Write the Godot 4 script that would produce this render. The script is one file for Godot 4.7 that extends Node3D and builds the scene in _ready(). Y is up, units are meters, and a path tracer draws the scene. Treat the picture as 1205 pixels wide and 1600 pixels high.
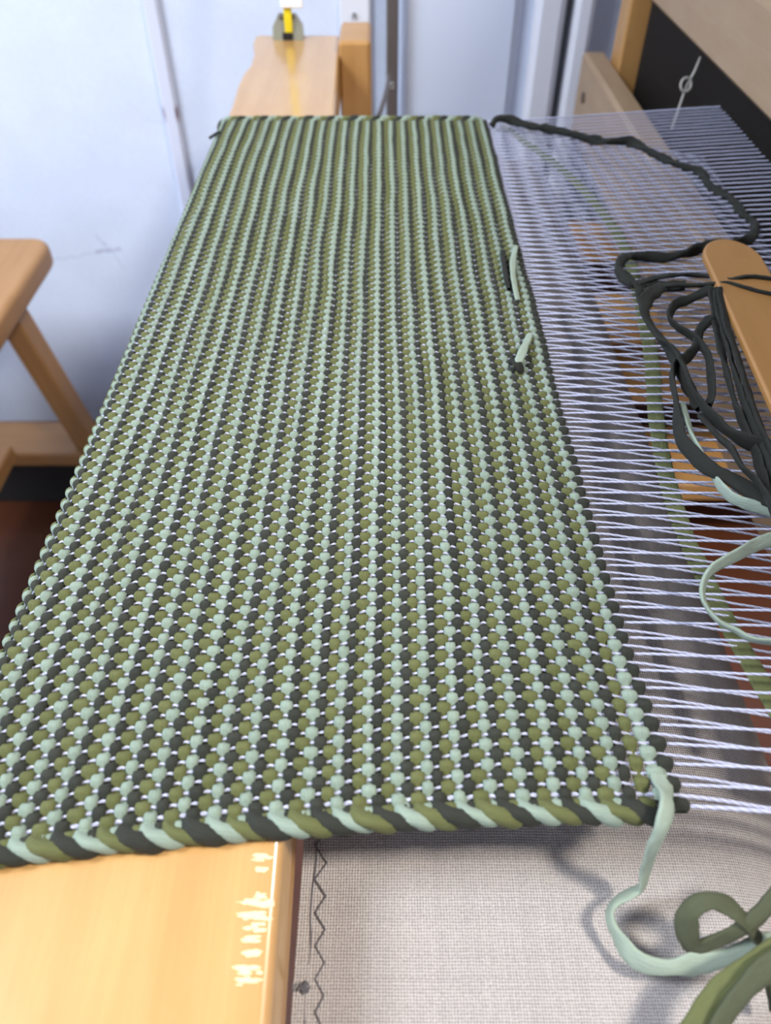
extends Node3D
# A rag rug on a floor loom, seen from the weaver's place. Metres, y up, floor at y = 0, rug at y = 0.9, the breast beam runs along -z.

const RUG_Y := 0.9
const WARP_ENDS := 172
const PICKS := 88
const PITCH := 0.0041
const FELL_X := 0.1105
const TURN_X := -0.1695
const TURN_R := 0.0125

var M := {}
var used := {}
var low := FastNoiseLite.new()
var mid := FastNoiseLite.new()

func _ready() -> void:
	low.seed = 3
	low.frequency = 1.0
	low.noise_type = FastNoiseLite.TYPE_SIMPLEX_SMOOTH
	mid.seed = 11
	mid.frequency = 1.0
	mid.noise_type = FastNoiseLite.TYPE_SIMPLEX_SMOOTH
	make_view()
	make_materials()
	make_room()
	make_loom()
	make_rug()
	make_warp()
	make_strips()
	make_small_things()

func make_view() -> void:
	var cam := Camera3D.new()
	cam.name = "camera"
	var lens := CameraAttributesPhysical.new()
	lens.frustum_focal_length = 18.04
	lens.frustum_focus_distance = 0.42
	lens.exposure_aperture = 5.0
	lens.frustum_near = 0.02
	lens.frustum_far = 20.0
	cam.attributes = lens
	cam.fov = rad_to_deg(2.0 * atan(800.0 / 1202.0))
	cam.near = 0.02
	cam.far = 20.0
	cam.position = Vector3(0, 1.2, 0)
	cam.rotation_degrees = Vector3(-45.4, 0, 0)
	add_child(cam)
	cam.current = true
	var we := WorldEnvironment.new()
	we.name = "world_environment"
	var env := Environment.new()
	env.background_mode = Environment.BG_COLOR
	env.background_color = Color(0.6, 0.68, 0.8)
	env.tonemap_mode = Environment.TONE_MAPPER_LINEAR
	env.tonemap_exposure = 2.15
	env.sdfgi_enabled = true
	env.ssao_enabled = true
	env.ssil_enabled = true
	we.environment = env
	add_child(we)
	# two ceiling panels: a small one over the loom, a large unseen fill added over the bench
	ceiling_panel(Vector3(0.95, 2.44, 0.12), Vector2(0.26, 0.26), Color(1.0, 0.97, 0.93), 2.3, "small square ceiling light panel above the heddle shafts")
	ceiling_panel(Vector3(-1.50, 2.44, -0.12), Vector2(0.9, 0.5), Color(0.93, 0.96, 1.0), 3.4, "large oblong fill light panel added above the weaver's bench")

func ceiling_panel(at: Vector3, size: Vector2, tint: Color, energy: float, label: String) -> void:
	var t := thing("key_fill_light", label, "ceiling light", Vector3(at.x, at.y, at.z), "")
	var frame := std(Color(0.9, 0.9, 0.9), 0.5)
	obj("frame", cbox(Vector3(size.x + 0.04, 0.03, size.y + 0.04), 0.004), frame, t, Vector3(0, 0.02, 0))
	var glow := std(Color(0.9, 0.9, 0.9), 0.6)
	glow.emission_enabled = true
	glow.emission = tint
	glow.emission_energy_multiplier = 1.5
	obj("diffuser", cbox(Vector3(size.x, 0.008, size.y), 0.001), glow, t, Vector3(0, 0.001, 0))
	var l := AreaLight3D.new()
	l.name = "panel_light"
	l.area_size = size
	l.area_normalize_energy = true
	l.light_color = tint
	l.light_energy = energy
	l.area_range = 12.0
	l.area_attenuation = 2.0
	l.shadow_enabled = true
	l.position = Vector3(0, -0.012, 0)
	l.rotation_degrees = Vector3(-90, 0, 0)
	t.add_child(l, true)

# ---------------------------------------------------------------- helpers
func numbered(called: String) -> String:
	var n: int = used.get(called, 0)
	used[called] = n + 1
	return called if n == 0 else "%s_%03d" % [called, n]

func thing(called: String, label: String, category: String, at := Vector3.ZERO, group := "") -> Node3D:
	var o := Node3D.new()
	o.name = numbered(called)
	o.position = at
	add_child(o)
	tag(o, label, category, group)
	return o

func tag(o: Node, label: String, category: String, group := "") -> void:
	o.set_meta("label", label)
	o.set_meta("category", category)
	if group:
		o.set_meta("group", group)

func obj(called: String, mesh: Mesh, m: Material, parent: Node = self, at := Vector3.ZERO, turn := Vector3.ZERO) -> MeshInstance3D:
	var o := MeshInstance3D.new()
	o.name = numbered(called) if parent == self else called
	o.mesh = mesh
	o.material_override = m
	o.position = at
	o.rotation_degrees = turn
	parent.add_child(o, true)
	return o

func struct(called: String, mesh: Mesh, m: Material, at := Vector3.ZERO, turn := Vector3.ZERO, parent: Node = self) -> MeshInstance3D:
	var o := obj(called, mesh, m, parent, at, turn)
	o.set_meta("kind", "structure")
	return o

func std(c: Color, rough: float, tex: Texture2D = null, nrm: Texture2D = null, nscale := 1.0) -> StandardMaterial3D:
	var m := StandardMaterial3D.new()
	m.albedo_color = c
	m.roughness = rough
	if tex:
		m.albedo_texture = tex
	if nrm:
		m.normal_enabled = true
		m.normal_texture = nrm
		m.normal_scale = nscale
	return m

# triangles with an outward normal, wound clockwise
func face(st: SurfaceTool, pts: Array, n: Vector3, uvs: Array) -> void:
	for k in range(1, pts.size() - 1):
		var tri := [0, k, k + 1]
		var cr: Vector3 = (pts[k] - pts[0]).cross(pts[k + 1] - pts[0])
		if cr.dot(n) > 0.0:
			tri = [0, k + 1, k]
		for i in tri:
			st.set_normal(n)
			st.set_uv(uvs[i])
			st.add_vertex(pts[i])

# a box with chamfered edges; the grain (v) runs along its longest side, uv in metres
func cbox(size: Vector3, b: float, shift := Vector2.ZERO) -> ArrayMesh:
	var st := SurfaceTool.new()
	st.begin(Mesh.PRIMITIVE_TRIANGLES)
	var h := size * 0.5
	var along := 0
	if size.y > size.x and size.y >= size.z:
		along = 1
	elif size.z > size.x:
		along = 2
	var uvof := func(p: Vector3, n: Vector3) -> Vector2:
		var side := 0.0
		var order := [[1, 2], [0, 2], [0, 1]]
		var o: Array = order[along]
		side = p[o[0]] if absf(n[o[0]]) < absf(n[o[1]]) else p[o[1]] + 0.37
		return Vector2(side, p[along]) + shift
	var put := func(pts: Array, n: Vector3) -> void:
		var uvs := []
		for p in pts:
			uvs.append(uvof.call(p, n))
		face(st, pts, n, uvs)
	for ax in 3:
		var u := (ax + 1) % 3
		var w := (ax + 2) % 3
		for s in [-1.0, 1.0]:
			var q := []
			for c in [[-1.0, -1.0], [1.0, -1.0], [1.0, 1.0], [-1.0, 1.0]]:
				var p := Vector3.ZERO
				p[ax] = s * h[ax]
				p[u] = c[0] * (h[u] - b)
				p[w] = c[1] * (h[w] - b)
				q.append(p)
			var n := Vector3.ZERO
			n[ax] = s
			put.call(q, n)
	for ax in 3:
		var u := (ax + 1) % 3
		var w := (ax + 2) % 3
		for su in [-1.0, 1.0]:
			for sw in [-1.0, 1.0]:
				var q := []
				for c in [[-1.0, 0], [1.0, 0], [1.0, 1], [-1.0, 1]]:
					var p := Vector3.ZERO
					p[ax] = c[0] * (h[ax] - b)
					p[u] = su * (h[u] - (b if c[1] == 1 else 0.0))
					p[w] = sw * (h[w] - (b if c[1] == 0 else 0.0))
					q.append(p)
				var n := Vector3.ZERO
				n[u] = su
				n[w] = sw
				put.call(q, n.normalized())
	for sx in [-1.0, 1.0]:
		for sy in [-1.0, 1.0]:
			for sz in [-1.0, 1.0]:
				var a := Vector3(sx * h.x, sy * (h.y - b), sz * (h.z - b))
				var c := Vector3(sx * (h.x - b), sy * h.y, sz * (h.z - b))
				var d := Vector3(sx * (h.x - b), sy * (h.y - b), sz * h.z)
				put.call([a, c, d], Vector3(sx, sy, sz).normalized())
	return st.commit()

# a plan outline (x, z) given a thickness, with rounded upper and lower edges; top at y = 0
func slab(outline: PackedVector2Array, thick: float, b: float, steps := 4) -> ArrayMesh:
	var st := SurfaceTool.new()
	st.begin(Mesh.PRIMITIVE_TRIANGLES)
	var n := outline.size()
	if Geometry2D.is_polygon_clockwise(outline):
		outline.reverse()
	var out := PackedVector2Array()
	for i in n:
		var d0 := (outline[i] - outline[(i + n - 1) % n]).normalized()
		var d1 := (outline[(i + 1) % n] - outline[i]).normalized()
		var o := (d0 + d1).normalized()
		var v := Vector2(o.y, -o.x)
		out.append(v / maxf(0.5, v.dot(Vector2(d1.y, -d1.x))))
	var rows := []
	for k in range(steps + 1):
		var a := PI * 0.5 * k / steps
		rows.append([b * (1.0 - sin(a)), -b * (1.0 - cos(a)), cos(a)])
	for k in range(steps + 1):
		var a := PI * 0.5 * k / steps
		rows.append([b * (1.0 - cos(a)), -thick + b * (1.0 - sin(a)), -sin(a)])
	var ring := func(r: Array, i: int) -> Vector3:
		var p: Vector2 = outline[i] - out[i] * float(r[0])
		return Vector3(p.x, r[1], p.y)
	var nor := func(r: Array, i: int) -> Vector3:
		var s := sqrt(maxf(0.0, 1.0 - float(r[2]) * float(r[2])))
		return Vector3(out[i].normalized().x * s, r[2], out[i].normalized().y * s)
	for k in range(rows.size() - 1):
		for i in n:
			var j := (i + 1) % n
			var q := [ring.call(rows[k], i), ring.call(rows[k], j), ring.call(rows[k + 1], j), ring.call(rows[k + 1], i)]
			var ns := [nor.call(rows[k], i), nor.call(rows[k], j), nor.call(rows[k + 1], j), nor.call(rows[k + 1], i)]
			var mean: Vector3 = ns[0] + ns[1] + ns[2] + ns[3]
			for tri in [[0, 1, 2], [0, 2, 3]]:
				var cr: Vector3 = (q[tri[1]] - q[tri[0]]).cross(q[tri[2]] - q[tri[0]])
				var t: Array = tri if cr.dot(mean) < 0.0 else [tri[0], tri[2], tri[1]]
				for e in t:
					var p: Vector3 = q[e]
					st.set_normal(ns[e])
					st.set_uv(Vector2(p.x + p.y * (1.0 if absf(ns[e].y) < 0.7 else 0.0), p.z))
					st.add_vertex(p)
	for cap in [rows[0], rows[rows.size() - 1]]:
		var flat := PackedVector2Array()
		for i in n:
			flat.append(outline[i] - out[i] * float(cap[0]))
		var idx := Geometry2D.triangulate_polygon(flat)
		var up := Vector3(0, 1.0 if float(cap[1]) > -thick * 0.5 else -1.0, 0)
		for k in range(0, idx.size(), 3):
			var q := []
			var uv := []
			for e in 3:
				var f := flat[idx[k + e]]
				q.append(Vector3(f.x, cap[1], f.y))
				uv.append(f)
			face(st, q, up, uv)
	return st.commit()

func curve_points(ctrl: Array, step: float) -> PackedVector3Array:
	var c := Curve3D.new()
	c.bake_interval = step
	var n := ctrl.size()
	for i in n:
		var a: Vector3 = ctrl[maxi(0, i - 1)]
		var b: Vector3 = ctrl[mini(n - 1, i + 1)]
		var t := (b - a) / 6.0
		c.add_point(ctrl[i], -t, t)
	return c.get_baked_points()

# a swept strip: an oval of half-width w and half-thickness h that turns about its path, creased lengthwise
func sweep(ctrl: Array, step: float, w: float, h: float, twist0: float, twist: float, crease: float, sides := 14, seed_at := 0.0, ends := 0.6) -> ArrayMesh:
	var pts := curve_points(ctrl, step)
	var n := pts.size()
	var up := Vector3.UP
	var pos := PackedVector3Array()
	var uv := PackedVector2Array()
	var idx := PackedInt32Array()
	var gone := 0.0
	for i in n:
		var t := (pts[mini(n - 1, i + 1)] - pts[maxi(0, i - 1)]).normalized()
		up = (up - t * up.dot(t)).normalized()
		if i > 0:
			gone += pts[i].distance_to(pts[i - 1])
		var side := t.cross(up)
		var ang := twist0 + twist * gone + 0.5 * crease * low.get_noise_2d(gone * 25.0, seed_at)
		var e1 := side * cos(ang) + up * sin(ang)
		var e2 := up * cos(ang) - side * sin(ang)
		var k := 1.0 + crease * 0.45 * low.get_noise_2d(gone * 45.0, seed_at + 7.0)
		var close := minf(1.0, minf(float(i), float(n - 1 - i)) / 2.0)
		k *= lerpf(ends, 1.0, close)
		for s in range(sides + 1):
			var a := TAU * s / sides
			var fold := 1.0 + crease * (0.30 * sin(2.0 * a + gone * 60.0 + seed_at) * low.get_noise_2d(gone * 18.0, seed_at + 3.0) + 0.22 * mid.get_noise_2d(float(s % sides) * 1.7, gone * 22.0 + seed_at))
			if crease > 0.3 and s % sides == 3:
				fold -= 0.24
			var r := e1 * (cos(a) * w * k) + e2 * (sin(a) * h * (2.0 - k))
			pos.append(pts[i] + r * fold)
			uv.append(Vector2(float(s) / sides, gone / 0.03))
	for i in range(n - 1):
		for s in sides:
			var a := i * (sides + 1) + s
			var b := a + sides + 1
			idx.append_array([a, a + 1, b, b, a + 1, b + 1])
	return grid_mesh(pos, uv, idx, pts, sides + 1)

# smooth normals for a tube, turned away from its path
func grid_mesh(pos: PackedVector3Array, uv: PackedVector2Array, idx: PackedInt32Array, path: PackedVector3Array, row: int) -> ArrayMesh:
	var nor := PackedVector3Array()
	nor.resize(pos.size())
	var flips := 0
	for k in range(0, idx.size(), 3):
		var a := pos[idx[k]]
		var f := (pos[idx[k + 1]] - a).cross(pos[idx[k + 2]] - a)
		if f.dot(a - path[idx[k] / row]) < 0.0:
			flips += 1
		for e in 3:
			nor[idx[k + e]] += f
	var outward := flips * 2 < idx.size() / 3
	if outward:
		for k in range(0, idx.size(), 3):
			var x := idx[k + 1]
			idx[k + 1] = idx[k + 2]
			idx[k + 2] = x
	var rows := pos.size() / row
	for r in rows:
		var j := nor[r * row] + nor[r * row + row - 1]
		nor[r * row] = j
		nor[r * row + row - 1] = j
	for i in nor.size():
		nor[i] = nor[i].normalized() * (1.0 if outward else -1.0)
	return arrays_mesh(pos, nor, uv, idx)

func arrays_mesh(pos: PackedVector3Array, nor: PackedVector3Array, uv: PackedVector2Array, idx: PackedInt32Array) -> ArrayMesh:
	var a := []
	a.resize(Mesh.ARRAY_MAX)
	a[Mesh.ARRAY_VERTEX] = pos
	a[Mesh.ARRAY_NORMAL] = nor
	a[Mesh.ARRAY_TEX_UV] = uv
	a[Mesh.ARRAY_INDEX] = idx
	var m := ArrayMesh.new()
	m.add_surface_from_arrays(Mesh.PRIMITIVE_TRIANGLES, a)
	return m

func rod(a: Vector3, b: Vector3, r: float, sides := 12) -> ArrayMesh:
	return sweep([a, a.lerp(b, 0.5), b], maxf(0.004, a.distance_to(b) / 12.0), r, r, 0, 0, 0, sides, 0.0, 1.0)

# ---------------------------------------------------------------- textures
func tex(img: Image) -> ImageTexture:
	img.generate_mipmaps()
	return ImageTexture.create_from_image(img)

func bump(img: Image, scale: float) -> ImageTexture:
	var b: Image = img.duplicate()
	b.clear_mipmaps()
	b.convert(Image.FORMAT_RGBA8)
	b.bump_map_to_normal_map(scale)
	return tex(b)

# wood: long fibres along v, soft growth bands, small pores
func wood_image(w: int, h: int, light: Color, dark: Color, sd: int, bands: float) -> Image:
	var img := Image.create(w, h, false, Image.FORMAT_RGB8)
	var n := FastNoiseLite.new()
	n.seed = sd
	n.frequency = 1.0
	n.noise_type = FastNoiseLite.TYPE_SIMPLEX_SMOOTH
	for y in h:
		for x in w:
			var u := float(x) / w
			var v := float(y) / h
			var g := n.get_noise_2d(u * bands, v * 1.3) * 0.5 + 0.5
			var fine := n.get_noise_2d(u * 140.0, v * 9.0 + 20.0) * 0.5 + 0.5
			var blotch := n.get_noise_2d(u * 4.0 + 50.0, v * 5.0) * 0.5 + 0.5
			var f := clampf(0.42 * g + 0.22 * fine + 0.36 * blotch, 0.0, 1.0)
			var c := light.lerp(dark, f)
			if n.get_noise_2d(u * 220.0 + 9.0, v * 26.0) > 0.62:
				c = c.lerp(dark, 0.35)
			img.set_pixel(x, y, c)
	return img

func wood(light: Color, dark: Color, rough: float, sd: int, bands := 9.0, metres := Vector2(0.2, 0.9)) -> StandardMaterial3D:
	var m := std(Color.WHITE, rough, tex(wood_image(192, 384, light, dark, sd, bands)))
	m.uv1_scale = Vector3(1.0 / metres.x, 1.0 / metres.y, 1)
	return m

func fabric_images() -> Array:
	var c := Image.create(128, 128, false, Image.FORMAT_RGB8)
	var hgt := Image.create(128, 128, false, Image.FORMAT_RGB8)
	var n := FastNoiseLite.new()
	n.seed = 21
	n.frequency = 1.0
	for y in 128:
		for x in 128:
			var line := 0.5 + 0.5 * sin(TAU * (float(x) / 128.0) * 26.0 + 1.5 * n.get_noise_2d(x * 0.05, y * 0.06))
			var s := n.get_noise_2d(x * 0.9, y * 0.05) * 0.5 + 0.5
			var p := n.get_noise_2d(x * 0.5, y * 0.5 + 90.0) * 0.5 + 0.5
			var v := clampf(0.68 + 0.22 * line + 0.16 * s + 0.08 * p - 0.06, 0.0, 1.0)
			c.set_pixel(x, y, Color(v, v, v))
			var q := clampf(0.2 + 0.55 * line + 0.25 * s, 0.0, 1.0)
			hgt.set_pixel(x, y, Color(q, q, q))
	return [tex(c), bump(hgt, 2.2)]

# loose jersey strips: faint ribs, soft creases
func crumple_images() -> Array:
	var c := Image.create(128, 128, false, Image.FORMAT_RGB8)
	var hgt := Image.create(128, 128, false, Image.FORMAT_RGB8)
	var n := FastNoiseLite.new()
	n.seed = 27
	n.frequency = 1.0
	for y in 128:
		for x in 128:
			var line := 0.5 + 0.5 * sin(TAU * x / 128.0 * 40.0)
			var s := n.get_noise_2d(x * 0.12, y * 0.03) * 0.5 + 0.5
			var p := n.get_noise_2d(x * 0.6, y * 0.6 + 90.0) * 0.5 + 0.5
			var v := clampf(0.84 + 0.05 * line + 0.07 * s + 0.06 * p - 0.04, 0.0, 1.0)
			c.set_pixel(x, y, Color(v, v, v))
			var q := clampf(0.15 * line + 0.7 * s + 0.15 * p, 0.0, 1.0)
			hgt.set_pixel(x, y, Color(q, q, q))
	return [tex(c), bump(hgt, 2.5)]

func linen_images() -> Array:
	var side := 512
	var ends := 64
	var c := Image.create(side, side, false, Image.FORMAT_RGB8)
	var hgt := Image.create(side, side, false, Image.FORMAT_RGB8)
	var rng := RandomNumberGenerator.new()
	rng.seed = 5
	var tone_x := []
	var tone_y := []
	for k in ends:
		tone_x.append(rng.randf_range(-1, 1))
		tone_y.append(rng.randf_range(-1, 1))
	var n := FastNoiseLite.new()
	n.seed = 8
	n.frequency = 1.0
	for y in side:
		for x in side:
			var fx := float(x) / side * ends
			var fy := float(y) / side * ends
			fx += 0.16 * n.get_noise_2d(x * 0.03, y * 0.03)
			fy += 0.16 * n.get_noise_2d(x * 0.03 + 70.0, y * 0.03)
			var ix := posmod(int(floor(fx)), ends)
			var iy := posmod(int(floor(fy)), ends)
			var cx := absf(fx - floor(fx) - 0.5) * 2.0
			var cy := absf(fy - floor(fy) - 0.5) * 2.0
			var over := (ix + iy) % 2 == 0
			var across := cx if over else cy
			var along := cy if over else cx
			var hh := clampf(1.0 - 0.55 * across * across - 0.45 * along * along, 0.0, 1.0)
			var t: float = tone_x[ix] if over else tone_y[iy]
			var v := 0.80 + 0.028 * t + 0.10 * n.get_noise_2d(x * 0.3, y * 0.3)
			if across > 0.66 and along > 0.45:
				v *= 0.50
			var col := Color(0.97, 0.955, 0.94) * v
			c.set_pixel(x, y, Color(clampf(col.r, 0, 1), clampf(col.g, 0, 1), clampf(col.b, 0, 1)))
			hgt.set_pixel(x, y, Color(hh, hh, hh))
	return [tex(c), bump(hgt, 3.0)]

func yarn_images() -> Array:
	var c := Image.create(64, 64, false, Image.FORMAT_RGB8)
	var hgt := Image.create(64, 64, false, Image.FORMAT_RGB8)
	var n := FastNoiseLite.new()
	n.seed = 31
	n.frequency = 1.0
	for y in 64:
		for x in 64:
			var ply := 0.5 + 0.5 * sin(TAU * (2.0 * x / 64.0 + y / 64.0))
			var fib := n.get_noise_2d(x * 0.8 + y * 0.4, y * 0.3) * 0.5 + 0.5
			var v := clampf(0.80 + 0.16 * ply + 0.08 * fib - 0.04, 0, 1)
			c.set_pixel(x, y, Color(v, v, v))
			var q := clampf(0.8 * ply + 0.2 * fib, 0, 1)
			hgt.set_pixel(x, y, Color(q, q, q))
	return [tex(c), bump(hgt, 3.0)]

# painted plaster with hair cracks where the photograph has them; the image covers x -1.3 .. 0.3, y 1.3 .. 0 of the wall
func wall_image() -> Image:
	var w := 1024
	var h := 832
	var img := Image.create(w, h, false, Image.FORMAT_RGB8)
	var n := FastNoiseLite.new()
	n.seed = 2
	n.frequency = 1.0
	n.fractal_octaves = 4
	for y in h:
		for x in w:
			var v := 0.965 + 0.02 * n.get_noise_2d(x * 0.012, y * 0.012) + 0.012 * n.get_noise_2d(x * 0.12, y * 0.12)
			img.set_pixel(x, y, Color(v, v, v))
	var at := func(p: Vector2) -> Vector2:
		return Vector2((p.x + 1.3) / 1.6 * w, (1.3 - p.y) / 1.3 * h)
	var scratch := func(a: Vector2, b: Vector2, wide: float, deep: float) -> void:
		var p0: Vector2 = at.call(a)
		var p1: Vector2 = at.call(b)
		var steps := int(p0.distance_to(p1) * 2.0) + 1
		for k in steps:
			var f := float(k) / steps
			var p := p0.lerp(p1, f) + Vector2(0, 3.0 * n.get_noise_2d(f * 5.0, a.x * 40.0))
			for dy in range(-3, 4):
				for dx in range(-3, 4):
					var q := Vector2i(int(p.x) + dx, int(p.y) + dy)
					if q.x < 0 or q.y < 0 or q.x >= w or q.y >= h:
						continue
					var fall := clampf(1.0 - Vector2(dx, dy).length() / wide, 0.0, 1.0) * deep * (0.6 + 0.8 * n.get_noise_2d(p.x * 0.2, p.y * 0.2))
					var old := img.get_pixelv(q)
					img.set_pixelv(q, old.lerp(Color(0.50, 0.46, 0.58), clampf(fall * 0.13, 0, 1)))
	scratch.call(Vector2(-0.600, 0.445), Vector2(-0.545, 0.452), 2.6, 0.9)
	scratch.call(Vector2(-0.590, 0.480), Vector2(-0.567, 0.446), 2.2, 0.6)
	scratch.call(Vector2(-0.575, 0.447), Vector2(-0.700, 0.425), 1.8, 0.4)
	scratch.call(Vector2(-0.565, 0.446), Vector2(-0.548, 0.405), 1.8, 0.3)
	scratch.call(Vector2(-0.44, 0.70), Vector2(-0.40, 0.695), 1.4, 0.15)
	return img

func trim_image() -> Image:
	var img := Image.create(64, 512, false, Image.FORMAT_RGB8)
	img.fill(Color(0.96, 0.96, 0.97))
	var rng := RandomNumberGenerator.new()
	rng.seed = 12
	for spot in [[18, 120, 5, 9], [30, 138, 5, 4], [44, 160, 5, 8], [46, 175, 3, 5], [40, 205, 2, 3], [30, 240, 3, 5], [24, 238, 3, 6], [40, 300, 3, 3], [10, 150, 2, 14]]:
		for k in 90:
			var p := Vector2i(spot[0] + int(rng.randfn(0, spot[2] * 0.5)), spot[1] + int(rng.randfn(0, spot[3] * 0.6)))
			if p.x >= 0 and p.x < 64 and p.y >= 0 and p.y < 512:
				img.set_pixelv(p, img.get_pixelv(p).lerp(Color(0.58, 0.47, 0.50), 0.4))
	return img

func make_materials() -> void:
	var f := fabric_images()
	var yarn := yarn_images()
	var lin := linen_images()
	M.dark = []
	M.sage = []
	M.olive = []
	for k in 3:
		var d := (k - 1) * 0.015
		M.dark.append(cloth(Color(0.190 + d, 0.200 + d, 0.158 + d), f))
		M.sage.append(cloth(Color(0.605 + d, 0.675 + d, 0.605 + d), f))
		M.olive.append(cloth(Color(0.415 + d, 0.430 + d, 0.240 + d), f))
	var soft := crumple_images()
	M.strand_dark = cloth(Color(0.105, 0.110, 0.075), soft)
	M.strand_green = cloth(Color(0.31, 0.33, 0.235), soft)
	M.strand_olive = cloth(Color(0.39, 0.41, 0.24), soft)
	M.strand_sage = cloth(Color(0.63, 0.69, 0.62), soft)
	M.cotton = std(Color(0.80, 0.81, 0.90), 0.95, yarn[0], yarn[1], 0.9)
	M.linen = std(Color(0.90, 0.88, 0.873), 0.95, lin[0], lin[1], 1.0)
	M.linen.uv1_scale = Vector3(1.0 / 0.078, 1.0 / 0.078, 1)
	M.beam = wood(Color(0.80, 0.65, 0.43), Color(0.68, 0.50, 0.28), 0.28, 4, 12.0, Vector2(0.21, 0.8))
	M.beam.clearcoat_enabled = true
	M.beam.clearcoat = 0.6
	M.beam.clearcoat_roughness = 0.12
	M.post = wood(Color(0.76, 0.59, 0.37), Color(0.64, 0.46, 0.25), 0.35, 6)
	M.beater = wood(Color(0.66, 0.57, 0.46), Color(0.56, 0.45, 0.33), 0.5, 9, 8.0, Vector2(0.25, 0.6))
	M.bench = wood(Color(0.70, 0.54, 0.35), Color(0.55, 0.38, 0.21), 0.45, 13)
	M.stick = wood(Color(0.66, 0.49, 0.29), Color(0.58, 0.41, 0.22), 0.45, 17, 6.0, Vector2(0.2, 0.5))
	M.scuff = std(Color(0.90, 0.80, 0.63), 0.8)
	M.wall = std(Color(0.85, 0.89, 0.96), 0.7)
	M.wall_marked = std(Color(0.86, 0.90, 0.97), 0.7, tex(wall_image()))
	M.trim = std(Color(0.88, 0.89, 0.92), 0.55)
	M.trim_marked = std(Color(0.87, 0.89, 0.94), 0.6, tex(trim_image()))
	M.ceiling = std(Color(0.93, 0.93, 0.93), 0.9)
	M.floor = std(Color(1, 1, 1), 0.42, tex(wood_image(256, 256, Color(0.40, 0.225, 0.135), Color(0.30, 0.155, 0.085), 40, 14.0)))
	M.floor.uv1_scale = Vector3(1, 1, 1)
	M.steel = std(Color(0.46, 0.43, 0.41), 0.45)
	M.steel.metallic = 0.6
	M.black = std(Color(0.10, 0.085, 0.075), 0.85)
	M.reed = std(Color(0.20, 0.18, 0.16), 0.5)
	M.reed.metallic = 0.4
	M.gap_shade = std(Color(0.42, 0.43, 0.45), 0.9)  # flat grey standing in for the shade inside wall gaps
	M.panel = wood(Color(0.24, 0.135, 0.085), Color(0.15, 0.08, 0.05), 0.5, 23)
	M.stitch = std(Color(0.36, 0.35, 0.37), 0.9)
	M.clip = std(Color(0.62, 0.61, 0.52), 0.35)
	M.clip.metallic = 0.5
	M.white_plastic = std(Color(0.96, 0.96, 0.94), 0.4)
	M.cord = std(Color(0.72, 0.70, 0.66), 0.9)
	M.hair = std(Color(0.45, 0.30, 0.20), 0.7)

func cloth(c: Color, f: Array) -> StandardMaterial3D:
	var m := std(c, 0.88, f[0], f[1], 0.8)
	m.rim_enabled = true
	m.rim = 0.12
	m.rim_tint = 0.6
	return m

# ---------------------------------------------------------------- the room
func block(called: String, lo: Vector3, hi: Vector3, m: Material, b := 0.002) -> MeshInstance3D:
	return struct(called, cbox(hi - lo, b), m, (lo + hi) * 0.5)

func make_room() -> void:
	block("floor", Vector3(-2.3, -0.1, -1.7), Vector3(2.1, 0.0, 2.2), M.floor)
	block("ceiling", Vector3(-2.3, 2.5, -1.7), Vector3(2.1, 2.6, 2.2), M.ceiling)
	block("wall_left", Vector3(-2.3, 0, -1.7), Vector3(-2.2, 2.5, 2.2), M.wall)
	block("wall_right", Vector3(2.0, 0, -1.7), Vector3(2.1, 2.5, 2.2), M.wall)
	block("wall_front", Vector3(-2.2, 0, 2.1), Vector3(2.0, 2.5, 2.2), M.wall)
	block("wall_back", Vector3(-2.2, 0, -1.7), Vector3(2.0, 2.5, -1.52), M.wall)
	# lining panels, battens and painted gap shade on the back wall
	var left := slabless(Vector3(-1.3, 0.0, -1.5), Vector3(0.3, 1.3, -1.5))
	var p := struct("wall_back_panel", left, M.wall_marked)
	p.name = "wall_back_lining"
	block("trim_1", Vector3(-0.402, 0.0, -1.52), Vector3(-0.376, 2.5, -1.487), M.trim_marked, 0.004)
	block("trim_2", Vector3(-0.077, 0.0, -1.52), Vector3(-0.026, 2.5, -1.490), M.trim, 0.003)
	block("trim_3", Vector3(0.024, 0.0, -1.52), Vector3(0.226, 2.5, -1.478), M.wall, 0.014)
	block("trim_4", Vector3(0.247, 0.0, -1.52), Vector3(0.297, 2.5, -1.470), M.trim, 0.010)
	block("trim_5", Vector3(0.312, 0.0, -1.52), Vector3(0.345, 2.5, -1.470), M.trim, 0.008)
	block("trim_6", Vector3(0.297, 0.0, -1.52), Vector3(0.312, 2.5, -1.505), M.gap_shade, 0.001)  # grey strip painted as the shade between the two casings
	block("trim_7", Vector3(0.405, 0.0, -1.52), Vector3(0.422, 2.5, -1.495), M.gap_shade, 0.001)  # second grey strip, the dark of a gap put into colour
	var bar := thing("metal_upright", "dark grey steel upright fixed to the wall behind the loom post", "metal bar", Vector3(0.0115, 0, -1.462))
	obj("bar", cbox(Vector3(0.0205, 2.49, 0.018), 0.002), M.steel, bar, Vector3(0, 1.245, 0))
	obj("screw", rod(Vector3(0, 0.773, 0.008), Vector3(0, 0.773, 0.013), 0.004), M.white_plastic, bar)
	var s := obj("screw", rod(Vector3(-0.052, 0.868, -1.492), Vector3(-0.052, 0.868, -1.486), 0.004), M.steel)
	tag(s, "small screw head in the pale batten above the loom post", "screw")

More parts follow.
